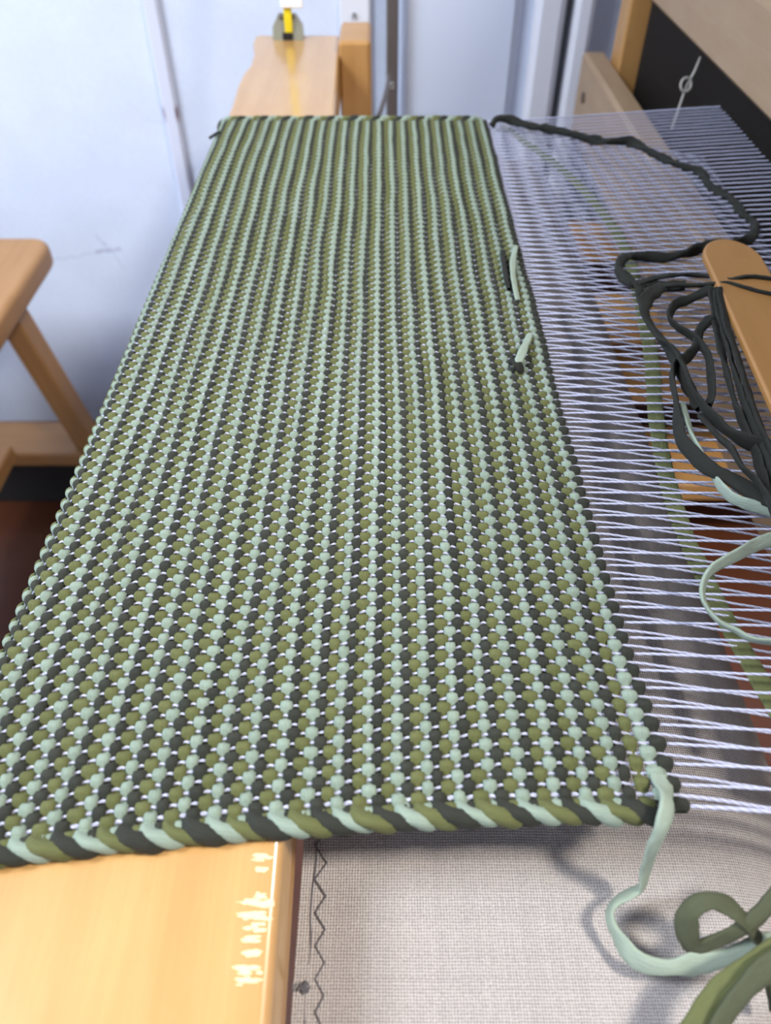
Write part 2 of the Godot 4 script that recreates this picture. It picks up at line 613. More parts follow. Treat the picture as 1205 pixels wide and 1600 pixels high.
# a flat wall lining with its own uv (0..1 over the piece)
func slabless(lo: Vector3, hi: Vector3) -> ArrayMesh:
	var st := SurfaceTool.new()
	st.begin(Mesh.PRIMITIVE_TRIANGLES)
	var z := lo.z
	face(st, [Vector3(lo.x, lo.y, z), Vector3(hi.x, lo.y, z), Vector3(hi.x, hi.y, z), Vector3(lo.x, hi.y, z)], Vector3(0, 0, 1), [Vector2(0, 1), Vector2(1, 1), Vector2(1, 0), Vector2(0, 0)])
	var b := z - 0.02
	var o := [Vector3(lo.x, lo.y, b), Vector3(hi.x, lo.y, b), Vector3(hi.x, hi.y, b), Vector3(lo.x, hi.y, b)]
	var q := [Vector3(lo.x, lo.y, z), Vector3(hi.x, lo.y, z), Vector3(hi.x, hi.y, z), Vector3(lo.x, hi.y, z)]
	var nn := [Vector3(0, -1, 0), Vector3(1, 0, 0), Vector3(0, 1, 0), Vector3(-1, 0, 0)]
	var uv0 := Vector2(0.01, 0.01)
	for k in 4:
		face(st, [q[k], q[(k + 1) % 4], o[(k + 1) % 4], o[k]], nn[k], [uv0, uv0, uv0, uv0])
	return st.commit()

# ---------------------------------------------------------------- the loom
func make_loom() -> void:
	var beam := thing("breast_beam", "varnished golden wooden breast beam under the green rug", "loom beam", Vector3(0, 0.8962, 0))
	var plan := PackedVector2Array([Vector2(-0.179, 0.12), Vector2(-0.179, -0.90), Vector2(-0.1785, -0.96), Vector2(-0.1815, -1.03), Vector2(-0.181, -1.08), Vector2(-0.176, -1.12), Vector2(-0.178, -1.17), Vector2(-0.186, -1.225), Vector2(-0.186, -1.25), Vector2(-0.182, -1.257), Vector2(-0.067, -1.257), Vector2(-0.064, -1.25), Vector2(-0.035, 0.12)])
	obj("plank", slab(plan, 0.055, 0.0045, 5), M.beam, beam)
	# the worn varnish near the edge shows as bare pale dabs
	var rng := RandomNumberGenerator.new()
	rng.seed = 44
	var dabs := SurfaceTool.new()
	dabs.begin(Mesh.PRIMITIVE_TRIANGLES)
	for row in [[-0.113, 0.0075, 5], [-0.1085, 0.004, 4], [-0.099, 0.005, 4], [-0.0965, 0.011, 7], [-0.0925, 0.010, 7], [-0.0885, 0.007, 6], [-0.0845, 0.007, 6], [-0.080, 0.006, 5], [-0.0745, 0.009, 5], [-0.0715, 0.0085, 4]]:
		for k in row[2] * 2:
			var c := Vector3(-0.0465 + rng.randf_range(-0.5, 0.3) * float(row[1]), 0.00006 + 0.00002 * k, float(row[0]) + rng.randf_range(-0.0012, 0.0012))
			var lx := float(row[1]) * rng.randf_range(0.12, 0.42)
			var lz := rng.randf_range(0.0002, 0.0008)
			var ring := []
			for e in 9:
				var a := TAU * e / 9.0
				ring.append(c + Vector3(cos(a) * lx * rng.randf_range(0.7, 1.15), 0, sin(a) * lz * rng.randf_range(0.6, 1.3)))
			var uvs := []
			for e in 9:
				uvs.append(Vector2.ZERO)
			face(dabs, ring, Vector3.UP, uvs)
	var worn := obj("worn_varnish", dabs.commit(), M.scuff, beam)
	worn.set_meta("kind", "stuff")
	worn.set_meta("label", "bare pale dabs where the varnish is worn off")

	var post := thing("loom_post", "golden wooden loom post at the far end of the breast beam", "loom post", Vector3(-0.0415, 0, -1.21))
	obj("post", cbox(Vector3(0.043, 0.912, 0.1), 0.004), M.post, post, Vector3(0, 0.456, 0))
	obj("hook", sweep([Vector3(0.021, 0.815, 0.045), Vector3(0.030, 0.811, 0.035), Vector3(0.040, 0.808, -0.06), Vector3(0.048, 0.800, -0.2)], 0.006, 0.0035, 0.0035, 0, 0, 0), M.steel, post).set_meta("label", "dark steel hook")

	var beater := thing("beater", "pale wooden beater frame standing across the white warp", "loom beater", Vector3(0.38, 0, 0))
	obj("top_rail", cbox(Vector3(0.062, 0.082, 1.60), 0.006), M.beater, beater, Vector3(0.012, 0.981, -0.62))
	obj("bottom_rail", cbox(Vector3(0.036, 0.120, 1.55), 0.005), M.beater, beater, Vector3(-0.053, 0.789, -0.585))
	for z in [-1.30, 0.10]:
		obj("upright", cbox(Vector3(0.042, 0.20, 0.052), 0.003), M.post, beater, Vector3(-0.013, 0.885, z))
	obj("bolt", rod(Vector3(-0.074, 0.800, -1.30), Vector3(-0.069, 0.800, -1.30), 0.008), M.steel, beater)
	# the reed: close steel dents between two dark bars
	var reed := SurfaceTool.new()
	reed.begin(Mesh.PRIMITIVE_TRIANGLES)
	var dent := cbox(Vector3(0.009, 0.15, 0.0008), 0.0001)
	for k in 330:
		reed.append_from(dent, 0, Transform3D(Basis.IDENTITY, Vector3(0, 0, -0.02 - k * 0.0037)))
	var r := obj("reed", reed.commit(), M.reed, beater, Vector3(-0.010, 0.868, 0))
	r.set_meta("kind", "stuff")
	r.set_meta("label", "dark steel reed of close thin dents")
	# shafts hang dark behind the reed, raised and cut short to shade the linen
	for k in 3:
		var sh := thing("shading_heddle_shaft", ["dark heddle shaft raised to block light, hanging first behind the beater", "dark heddle shaft raised to block light, hanging second behind the beater", "dark heddle shaft raised to block light, hanging third behind the beater"][k], "heddle shaft", Vector3(0.50 + 0.05 * k, 0.55, 0), "heddle shafts behind the beater")
		obj("top_bar", cbox(Vector3(0.022, 0.05, 1.29), 0.003), M.black, sh, Vector3(0, 1.02, -0.675))
		obj("bottom_bar", cbox(Vector3(0.022, 0.05, 1.29), 0.003), M.black, sh, Vector3(0, 0.025, -0.675))
		var heddles := SurfaceTool.new()
		heddles.begin(Mesh.PRIMITIVE_TRIANGLES)
		var wire := cbox(Vector3(0.003, 0.95, 0.0045), 0.0004)
		for j in 177:
			heddles.append_from(wire, 0, Transform3D(Basis.IDENTITY, Vector3(0, 0.52, -0.045 - j * 0.0072 - k * 0.0024)))
		var hd := obj("heddles", heddles.commit(), M.black, sh)
		hd.set_meta("kind", "stuff")

	# rails low down between the frames
	var rows := [["lowest and nearest golden wooden treadle under the warp", 0.20, 1.148, 0.175], ["middle golden wooden treadle under the warp", 0.40, 1.160, 0.12], ["highest golden wooden treadle under the warp", 0.50, 1.190, 0.10]]
	for q in rows:
		var tr := thing("treadle", q[0], "treadle", Vector3(0.86, q[1], -q[2]), "treadles under the warp")
		obj("board", cbox(Vector3(1.1, 0.045, q[3]), 0.004), M.post, tr, Vector3(0, -0.0225, 0))
	var rack := thing("treadle_rack", "dark upright board holding the treadle ends", "loom board", Vector3(1.425, 0, -1.15))
	obj("board", cbox(Vector3(0.03, 0.56, 0.26), 0.003), M.panel, rack, Vector3(0, 0.28, 0))
	var side := thing("wooden_loom", "dark brown loom side with a golden top rail", "loom", Vector3(0.50, 0, -1.33))
	obj("panel", cbox(Vector3(1.02, 0.52, 0.02), 0.003), M.panel, side, Vector3(0, 0.26, 0))
	obj("top_rail", cbox(Vector3(1.02, 0.06, 0.045), 0.004), M.post, side, Vector3(0, 0.55, 0))

	# linen apron: level beside the beam, then over and down
	var pos := PackedVector3Array()
	var nor := PackedVector3Array()
	var uv := PackedVector2Array()
	var idx := PackedInt32Array()
	var nx := 60
	var nz := 150
	for i in range(nx + 1):
		for j in range(nz + 1):
			var s := float(i) / nx * 0.34
			var z := 0.1 - 1.03 * j / nz
			var p := linen_at(s, z)
			var pa := linen_at(s + 0.002, z) - linen_at(s - 0.002, z)
			var pb := linen_at(s, z - 0.002) - linen_at(s, z + 0.002)
			pos.append(p)
			nor.append(pa.cross(-pb).normalized() * -1.0)
			uv.append(Vector2(s, z))
	for i in nx:
		for j in nz:
			var a := i * (nz + 1) + j
			var b := a + nz + 1
			idx.append_array([a, a + 1, b, b, a + 1, b + 1])
	for k in nor.size():
		if nor[k].y < 0.0 and pos[k].x < 0.15:
			nor[k] = -nor[k]
	var cloth_mesh := arrays_mesh(pos, nor, uv, idx)
	var apron := thing("linen_apron", "natural linen cloth stretched below the rug beside the beam", "cloth", Vector3.ZERO)
	obj("cloth", cloth_mesh, M.linen, apron)
	var zig := [Vector3(-0.0323, 0.8522, -0.1494), Vector3(-0.0262, 0.8522, -0.1418), Vector3(-0.0313, 0.8522, -0.1344), Vector3(-0.0257, 0.8522, -0.1272), Vector3(-0.0304, 0.8522, -0.1203), Vector3(-0.0253, 0.8522, -0.1135), Vector3(-0.0295, 0.8522, -0.1069), Vector3(-0.0249, 0.8522, -0.1005), Vector3(-0.0287, 0.8522, -0.0943), Vector3(-0.0246, 0.8522, -0.0883), Vector3(-0.0280, 0.8522, -0.0824), Vector3(-0.0242, 0.8522, -0.0767), Vector3(-0.0272, 0.8522, -0.0711), Vector3(-0.0239, 0.8522, -0.0657), Vector3(-0.0265, 0.8522, -0.0604)]
	var st := obj("zigzag_stitching", zigzag(zig, 0.00030), M.stitch, apron)
	st.set_meta("label", "dark zigzag stitching along the linen edge")
	var line := []
	for k in 16:
		line.append(Vector3(-0.0311 + 0.0005 * sin(k * 1.9), 0.8516, 0.02 - k * 0.0105))
	obj("seam_thread", sweep(line, 0.004, 0.00032, 0.00032, 0, 0, 0, 6), M.stitch, apron)
	rng.seed = 9
	var knot := []
	for k in 26:
		var c := Vector3(-0.0318, 0.8519, -0.0795)
		knot.append(c + Vector3(rng.randfn(0, 0.0012), absf(rng.randfn(0, 0.0006)), rng.randfn(0, 0.0012)))
	for k in 12:
		knot.append(Vector3(-0.0322 - k * 0.00042, 0.8516, -0.0795 + 0.0022 * sin(k * 2.1)))
	obj("thread_knot", sweep(knot, 0.0008, 0.00035, 0.00035, 0, 0, 0, 6), M.stitch, apron)

	# the weaver's bench at the far left
	var bench := thing("weaving_bench", "wooden weaver's bench standing left of the rug by the wall", "bench", Vector3(-0.72, 0, -1.1))
	var seat_plan := PackedVector2Array()
	for k in 7:
		var a := PI * 0.5 * k / 6.0
		seat_plan.append(Vector2(0.10 + 0.035 * sin(a), -0.155 - 0.045 * cos(a)))
	for q in [Vector2(0.135, 0.9), Vector2(-0.30, 0.9), Vector2(-0.30, -0.2)]:
		seat_plan.append(q)
	obj("seat", slab(seat_plan, 0.042, 0.012, 4), M.bench, bench, Vector3(0, 0.575, 0))
	obj("leg", leaning(Vector3(0.025, 0.54, -0.135), Vector3(0.105, 0.10, -0.145), 0.042, 0.05), M.bench, bench)
	obj("leg", leaning(Vector3(-0.27, 0.54, -0.135), Vector3(-0.30, 0.0, -0.145), 0.042, 0.05), M.bench, bench)
	obj("leg", leaning(Vector3(0.025, 0.54, 0.7), Vector3(0.105, 0.0, 0.7), 0.042, 0.05), M.bench, bench)
	obj("foot_rail", cbox(Vector3(0.75, 0.034, 0.11), 0.004), M.bench, bench, Vector3(-0.13, 0.135, -0.155), Vector3(0, 0, 0))
	obj("shade_block", cbox(Vector3(0.72, 0.118, 0.07), 0.003), M.black, bench, Vector3(-0.13, 0.059, -0.150))  # black box added where the floor under the rail is only in shade
	obj("long_stretcher", cbox(Vector3(0.10, 0.035, 0.9), 0.004), M.bench, bench, Vector3(-0.085, 0.170, 0.36))

func linen_at(s: float, z: float) -> Vector3:
	var x := -0.0365 + s
	var bend := 0.135
	var r := 0.088
	var y := 0.8515 - 0.0012 * low.get_noise_2d(x * 18.0, z * 14.0) - 0.02 * maxf(0.0, x) * maxf(0.0, x) * 8.0
	if x > bend:
		var a := minf((x - bend) / r, PI * 0.5)
		var rest := maxf(0.0, (x - bend) - r * PI * 0.5)
		y = y - r * (1.0 - cos(a)) - rest
		x = bend + r * sin(a)
	return Vector3(x, y, z)

func zigzag(pts: Array, r: float) -> ArrayMesh:
	var st := SurfaceTool.new()
	st.begin(Mesh.PRIMITIVE_TRIANGLES)
	for k in range(pts.size() - 1):
		st.append_from(rod(pts[k], pts[k + 1], r, 6), 0, Transform3D.IDENTITY)
	return st.commit()

func leaning(a: Vector3, b: Vector3, wx: float, wz: float) -> ArrayMesh:
	var d := b - a
	var m := cbox(Vector3(wx, d.length(), wz), 0.004)
	var y := -d.normalized()
	var x := Vector3.RIGHT
	x = (x - y * x.dot(y)).normalized()
	var st := SurfaceTool.new()
	st.begin(Mesh.PRIMITIVE_TRIANGLES)
	st.append_from(m, 0, Transform3D(Basis(x, y, x.cross(y)), (a + b) * 0.5))
	return st.commit()

# ---------------------------------------------------------------- rug and warp
func near_z(x: float) -> float:
	var q := minf(x, 0.114)
	return -(0.1290 + 0.055 * q - 0.25 * q * q - 0.09 * maxf(0.0, x - 0.114))

func far_z(x: float) -> float:
	return -(0.899 + 0.05 * maxf(0.0, x - 0.114))

# the rug's surface: s runs from the fell to the left and over the beam's edge; gives point (x, y) and normal angle
func rug_at(s: float) -> Vector3:
	var x := FELL_X - s
	if x >= TURN_X:
		return Vector3(x, RUG_Y, 0.0)
	var a := (TURN_X - x) / TURN_R
	if a <= PI * 0.5:
		return Vector3(TURN_X - TURN_R * sin(a), RUG_Y - TURN_R + TURN_R * cos(a), a)
	return Vector3(TURN_X - TURN_R, RUG_Y - TURN_R - (a - PI * 0.5) * TURN_R, PI * 0.5)

func make_rug() -> void:
	var rug := thing("woven_rug", "green, sage and charcoal striped rag rug woven over the beam", "rug", Vector3.ZERO)
	var kinds := [M.dark, M.sage, M.olive]
	var fat := [0.96, 1.0, 1.12]
	for j in PICKS:
		var k := j % 3
		var o := obj("weft_strand", weft(j, fat[k]), kinds[k][(j * 7 / 3) % 3], rug)
		o.set_meta("label", ["charcoal weft strand", "pale sage weft strand", "olive green weft strand"][k])
	for j in range(0, PICKS - 3):
		var k := j % 3
		var near := j % 2 == 0
		obj("selvedge_loop", selvedge(j, near), kinds[k][(j * 5) % 3], rug)
	var ends := [[[Vector3(0.1072, 0.9035, -0.5985), Vector3(0.1020, 0.9060, -0.5750), Vector3(0.0986, 0.9065, -0.5503), Vector3(0.0977, 0.9060, -0.5297), Vector3(0.0983, 0.9035, -0.5126)], M.strand_sage, 0.0024, 0.0009], [[Vector3(0.1016, 0.9030, -0.4684), Vector3(0.0953, 0.9075, -0.4486), Vector3(0.0904, 0.9085, -0.4341), Vector3(0.0871, 0.9070, -0.4267)], M.strand_sage, 0.0026, 0.0009], [[Vector3(0.0946, 0.9030, -0.5885), Vector3(0.0934, 0.9055, -0.5655), Vector3(0.0928, 0.9055, -0.5422), Vector3(0.0936, 0.9035, -0.5294)], M.strand_dark, 0.0020, 0.0014], [[Vector3(0.0869, 0.9030, -0.4385), Vector3(0.0873, 0.9065, -0.4274), Vector3(0.0886, 0.9055, -0.4238), Vector3(0.0896, 0.9030, -0.4223)], M.strand_dark, 0.0032, 0.0018], [[Vector3(-0.1766, 0.9020, -0.8605), Vector3(-0.1812, 0.9010, -0.8541), Vector3(-0.1863, 0.8980, -0.8534)], M.strand_dark, 0.0018, 0.0014]]  # the widest dark stub stands for a shadowed hole beside a sage tail
	for e in ends:
		obj("weft_tail_and_shade", sweep(e[0], 0.0015, e[2], e[3], 0.0, 6.0, 0.6, 12, e[2] * 900.0), e[1], rug)

func weft(j: int, fat: float) -> ArrayMesh:
	var s0 := PITCH * (j + 0.5)
	var c := rug_at(s0)
	var T := Vector3(-cos(c.z), -sin(c.z), 0)   # towards growing s
	var N := Vector3(-sin(c.z), cos(c.z), 0)
	var hidden := c.z >= PI * 0.5
	var z0 := near_z(c.x)
	var z1 := far_z(c.x)
	var angles := PackedFloat32Array()
	for e in 9:
		angles.append(deg_to_rad(-8.0 + 24.5 * e))
	for e in 3:
		angles.append(deg_to_rad(188.0 + 41.0 * (e + 1)))
	var sides := angles.size()
	var ca := PackedFloat32Array()
	var sa := PackedFloat32Array()
	for e in range(sides + 1):
		ca.append(cos(angles[e % sides]))
		sa.append(sin(angles[e % sides]))
	var pos := PackedVector3Array()
	var nor := PackedVector3Array()
	var uv := PackedVector2Array()
	var idx := PackedInt32Array()
	var w := -0.6
	var row := 0
	var end := WARP_ENDS - 0.4
	var seg := absf(z1 - z0) / (WARP_ENDS - 1)
	while w <= end:
		var ph := PI * (w + j)
		var cs := cos(ph)
		var sn := sin(ph)
		var mag := maxf(absf(cs), 0.12)
		var c2 := signf(cs) * pow(absf(cs), 0.5)
		var slope := 0.5 * pow(mag, -0.5) * -PI * sn
		var o := 0.5 + 0.5 * c2
		var z := lerpf(z0, z1, w / (WARP_ENDS - 1))
		var spread: float = pow(clampf(1.0 - w / 40.0, 0.0, 1.0), 2.0) * [0.0086, 0.0068, 0.0034, 0.0012][j] if j < 4 else 0.0
		var cell := roundf((w + j) * 0.5)
		var wob := low.get_noise_2d(z * 9.0, j * 0.13) * 0.0011 + low.get_noise_2d(z * 2.2, 40.0 + j * 0.02) * 0.0026
		var big := fat * (1.0 + 0.26 * mid.get_noise_2d(z * 14.0, j * 3.1) + 0.16 * mid.get_noise_2d(cell * 5.3, j * 9.7))
		if j < 2:
			big *= 1.0 + spread * 40.0
		wob -= spread
		var fullo := pow(o, 0.35)
		var a := lerpf(0.00150, 0.00275 * big, fullo)
		var b := lerpf(0.0011, 0.0019, o)
		var y := 0.0013 * c2
		var da := (0.00275 * big - 0.0015) * (0.175 * slope * pow(maxf(0.06, o), -0.65)) / seg
		var db := 0.0008 * 0.5 * slope / seg
		var dy := 0.0013 * slope / seg
		var slit := mid.get_noise_2d(z * 7.0 + 31.0, j * 5.7)
		var slit_at := 4 + int(round(1.6 * low.get_noise_2d(z * 6.0, j * 2.3)))
		for e in range(sides + 1):
			var dent := 1.0
			if slit > 0.10 and e == slit_at:
				dent = 0.62
			var lat := ca[e] * a * dent
			var hgt := sa[e] * b * dent
			pos.append(Vector3(c.x, c.y, z) + T * (lat + wob) + N * (hgt + y))
			# outward: across the ring, tilted by how the strand swells and dips along z
			var nl := ca[e] / a
			var nh := sa[e] / b
			var nzz := -(nl * (ca[e] * da) + nh * (sa[e] * db + dy))
			var nv := T * nl + N * nh + Vector3(0, 0, -nzz)
			nor.append(nv.normalized())
			uv.append(Vector2(float(e) / sides, w * 0.13 + j * 0.37))
		if row > 0:
			var base := row * (sides + 1)
			var prev := base - sides - 1
			for e in sides:
				idx.append_array([prev + e, prev + e + 1, base + e, base + e, prev + e + 1, base + e + 1])
		row += 1
		w += 0.5 if hidden else (0.2 if w < 70.0 else (0.25 if w < 120.0 else 0.3334))
	# wind every face clockwise about its outward normal
	var f := (pos[idx[1]] - pos[idx[0]]).cross(pos[idx[2]] - pos[idx[0]])
	if f.dot(nor[idx[0]]) > 0.0:
		for k in range(0, idx.size(), 3):
			var x := idx[k + 1]
			idx[k + 1] = idx[k + 2]
			idx[k + 2] = x
	return arrays_mesh(pos, nor, uv, idx)

# a strand turning back at the edge: from pick j + 3, over the top, outward and down under to pick j
func selvedge(j: int, near: bool) -> ArrayMesh:
	var a := rug_at(PITCH * (j + 3.5))
	var b := rug_at(PITCH * (j + 0.5))
	var m := rug_at(PITCH * (j + 2.0))
	var na := Vector3(-sin(a.z), cos(a.z), 0)
	var nb := Vector3(-sin(b.z), cos(b.z), 0)
	var nm := Vector3(-sin(m.z), cos(m.z), 0)
	var za := near_z(a.x) if near else far_z(a.x)
	var zb := near_z(b.x) if near else far_z(b.x)
	var zm := near_z(m.x) if near else far_z(m.x)
	var out := Vector3(0, 0, 1.0 if near else -1.0)
	var fat := 1.0 + 0.30 * mid.get_noise_2d(j * 3.7, 5.0)
	var pa := Vector3(a.x, a.y, za)
	var pb := Vector3(b.x, b.y, zb)
	var pm := Vector3(m.x, m.y, zm)
	var ctrl := [pa - out * 0.0020 - na * 0.0016, pa.lerp(pm, 0.30) + out * 0.0016 + na * 0.0010, pm + out * 0.0034 + nm * 0.0008, pm.lerp(pb, 0.6) + out * 0.0042 - nm * 0.0010, pb + out * 0.0030 - nb * 0.0030, pb - out * 0.0020 - nb * 0.0034]
	return sweep(ctrl, 0.0009, 0.0047 * fat, 0.0034 * fat, 0.5, 40.0, 0.5, 14, j * 1.3, 0.55)

func make_warp() -> void:
	var warp := thing("warp", "white cotton warp threads stretched from the rug to the beater", "warp threads", Vector3.ZERO)
	for k in WARP_ENDS:
		obj("warp_thread", warp_thread(k), M.cotton, warp)

func warp_thread(k: int) -> ArrayMesh:
	var t := float(k) / (WARP_ENDS - 1)
	var path := PackedVector3Array()
	var thick := 0.00072 if k > 1 and k < WARP_ENDS - 2 else 0.00095
	var j := -0.5
	# over and under the picks, from the hidden end up to the fell
	j = PICKS - 0.5
	while j > 0.0:
		var c := rug_at(PITCH * (j + 0.5))
		var n := Vector3(-sin(c.z), cos(c.z), 0)
		var off := -0.00035 - 0.0010 * cos(PI * (j + k))
		path.append(Vector3(c.x, c.y, lerpf(near_z(c.x), far_z(c.x), t)) + n * off)
		j -= 0.5
	var upper := k % 2 == 0
	var x := FELL_X + 0.0015
	while x < 0.46:
		var g := x - FELL_X
		var ease := g * g / (g + 0.02)
		var wig := 0.00035 * low.get_noise_2d(x * 60.0, k * 4.1)
		var y := RUG_Y + (0.012 * g / 0.25 if upper else -0.185 * ease) - 0.0003 + wig
		var z := lerpf(near_z(x), far_z(x), t)
		z += 0.0010 * low.get_noise_2d(k * 7.7, 3.0) * minf(1.0, g / 0.03) + 0.0003 * low.get_noise_2d(x * 45.0, k * 9.0)
		path.append(Vector3(x, y, z))
		x += 0.006
	var sides := 6
	var pos := PackedVector3Array()
	var nor := PackedVector3Array()
	var uv := PackedVector2Array()
	var idx := PackedInt32Array()
	var n_pts := path.size()
	var gone := 0.0
	for i in n_pts:
		var d := (path[mini(n_pts - 1, i + 1)] - path[maxi(0, i - 1)]).normalized()
		if i > 0:
			gone += path[i].distance_to(path[i - 1])
		var side := Vector3(0, 0, 1)
		var up := side.cross(d).normalized()
		if up.dot(Vector3(-1, 1, 0)) < 0.0:
			up = -up
		var r := thick * (1.0 + 0.14 * mid.get_noise_2d(gone * 180.0, k * 3.3))
		for e in range(sides + 1):
			var a := TAU * e / sides
			var v := side * cos(a) + up * sin(a)
			pos.append(path[i] + v * r)
			nor.append(v)
			uv.append(Vector2(float(e) / sides, gone / 0.0042))
	for i in range(n_pts - 1):
		for e in sides:
			var p := i * (sides + 1) + e
			var q := p + sides + 1
			idx.append_array([p, q, p + 1, q, q + 1, p + 1])
	var f := (pos[idx[1]] - pos[idx[0]]).cross(pos[idx[2]] - pos[idx[0]])
	if f.dot(nor[idx[0]]) > 0.0:
		for i in range(0, idx.size(), 3):
			var y := idx[i + 1]
			idx[i + 1] = idx[i + 2]
			idx[i + 2] = y
	return arrays_mesh(pos, nor, uv, idx)

# ---------------------------------------------------------------- loose strips and shuttle
func strip(ctrl: Array, label: String, m: Material, w: float, h: float, turn: float, twist: float, crease: float, sd: float, group := "") -> void:
	var o := obj("fabric_strip", sweep(ctrl, 0.002, w, h, turn, twist, crease, 16, sd), m)
	tag(o, label, "fabric strip", group)

func make_strips() -> void:
	var stick := thing("stick_shuttle", "flat wooden stick shuttle with a rounded end lying on the warp", "shuttle", Vector3(0.2605, 0.9245, -0.5385))
	var plan := PackedVector2Array()
	for k in 25:
		var a := PI * k / 24.0
		plan.append(Vector2(-0.0215 * cos(a), -0.032 * sin(a)))
	for q in [Vector2(0.0215, 0.40), Vector2(-0.0215, 0.40)]:
		plan.append(q)
	obj("stick", slab(plan, 0.006, 0.002, 3), M.stick, stick, Vector3.ZERO, Vector3(-1.0, -5.0, 0))
	strip([Vector3(0.1129, 0.9060, -0.8657), Vector3(0.1180, 0.9120, -0.8687), Vector3(0.1284, 0.9130, -0.8657), Vector3(0.1529, 0.9100, -0.8539), Vector3(0.1837, 0.9100, -0.8374), Vector3(0.2153, 0.9100, -0.8126), Vector3(0.2468, 0.9100, -0.8091), Vector3(0.2620, 0.9100, -0.7790), Vector3(0.2795, 0.9100, -0.7504), Vector3(0.2956, 0.9100, -0.7322), Vector3(0.2951, 0.9100, -0.7005), Vector3(0.3048, 0.9100, -0.6759), Vector3(0.3057, 0.9100, -0.6438), Vector3(0.3094, 0.9100, -0.6255), Vector3(0.2977, 0.9100, -0.5999), Vector3(0.2833, 0.9100, -0.5909), Vector3(0.2652, 0.9100, -0.5909), Vector3(0.2432, 0.9100, -0.5768), Vector3(0.2204, 0.9100, -0.5672), Vector3(0.2007, 0.9100, -0.5693), Vector3(0.1882, 0.9100, -0.5672), Vector3(0.1792, 0.9100, -0.5487), Vector3(0.1817, 0.9100, -0.5330), Vector3(0.1898, 0.9100, -0.5224), Vector3(0.2039, 0.9100, -0.5215), Vector3(0.2219, 0.9120, -0.5198)], "long twisted charcoal strip running from the rug's far corner across the warp to the shuttle", M.strand_dark, 0.0042, 0.0030, 0.3, 75.0, 1.0, 1.0)
	strip([Vector3(0.1282, 0.8970, -0.8922), Vector3(0.1473, 0.8960, -0.8482), Vector3(0.1675, 0.8950, -0.8024), Vector3(0.1845, 0.8940, -0.7496), Vector3(0.1973, 0.8930, -0.6881), Vector3(0.2030, 0.8920, -0.6371), Vector3(0.2033, 0.8910, -0.5955), Vector3(0.1970, 0.8910, -0.5342), Vector3(0.1870, 0.8910, -0.4562), Vector3(0.1779, 0.8910, -0.4118), Vector3(0.1699, 0.8910, -0.3660), Vector3(0.1654, 0.8910, -0.3257), Vector3(0.1643, 0.8910, -0.2851), Vector3(0.1670, 0.8910, -0.2493), Vector3(0.1692, 0.8910, -0.2252), Vector3(0.1726, 0.8920, -0.1989), Vector3(0.1767, 0.8920, -0.1694)], "flat olive strip laid in the open shed beneath the upper warp threads", M.strand_olive, 0.0052, 0.0012, 0.0, 0.0, 0.35, 2.0)
	strip([Vector3(0.1130, 0.8985, -0.1483), Vector3(0.1106, 0.9045, -0.1367), Vector3(0.1089, 0.9095, -0.1283), Vector3(0.1061, 0.9070, -0.1214), Vector3(0.1042, 0.8970, -0.1176), Vector3(0.1048, 0.8800, -0.1153), Vector3(0.1048, 0.8690, -0.1117), Vector3(0.1004, 0.8660, -0.1100), Vector3(0.0942, 0.8640, -0.1072), Vector3(0.0908, 0.8630, -0.1022), Vector3(0.0934, 0.8620, -0.0940), Vector3(0.0986, 0.8620, -0.0867), Vector3(0.1076, 0.8630, -0.0838), Vector3(0.1184, 0.8650, -0.0842), Vector3(0.1307, 0.8670, -0.0861), Vector3(0.1421, 0.8690, -0.0889), Vector3(0.1581, 0.8720, -0.0916)], "pale sage strip hanging from the rug's near right corner onto the linen", M.strand_sage, 0.0038, 0.0016, 0.2, 14.0, 0.9, 3.0)
	strip([Vector3(0.1562, 0.8900, -0.1081), Vector3(0.1435, 0.8840, -0.0974), Vector3(0.1361, 0.8800, -0.0930), Vector3(0.1273, 0.8740, -0.0902), Vector3(0.1195, 0.8700, -0.0891), Vector3(0.1155, 0.8780, -0.0924), Vector3(0.1158, 0.8850, -0.0971), Vector3(0.1223, 0.8880, -0.1000), Vector3(0.1300, 0.8860, -0.0990), Vector3(0.1363, 0.8820, -0.0957), Vector3(0.1425, 0.8740, -0.0929), Vector3(0.1480, 0.8660, -0.0906), Vector3(0.1484, 0.8620, -0.0856), Vector3(0.1477, 0.8610, -0.0771), Vector3(0.1473, 0.8610, -0.0697)], "dark olive strip curled in a loop on the linen", M.strand_green, 0.0038, 0.0016, 0.5, 10.0, 0.9, 4.0)
	strip([Vector3(0.1534, 0.8850, -0.0889), Vector3(0.1379, 0.8840, -0.0810), Vector3(0.1273, 0.8820, -0.0753), Vector3(0.1188, 0.8780, -0.0698), Vector3(0.1119, 0.8750, -0.0629), Vector3(0.1068, 0.8700, -0.0561)], "olive strip crossing the linen at the bottom right, the upper of two side by side", M.strand_olive, 0.0046, 0.0019, 0.1, 4.0, 0.5, 5.0)
	strip([Vector3(0.1491, 0.8900, -0.0826), Vector3(0.1376, 0.8880, -0.0776), Vector3(0.1286, 0.8850, -0.0716), Vector3(0.1212, 0.8800, -0.0648), Vector3(0.1134, 0.8750, -0.0562)], "darker olive strip folded against the underside of the olive one on the linen", M.strand_green, 0.0042, 0.0018, 0.5, 6.0, 0.5, 6.0)
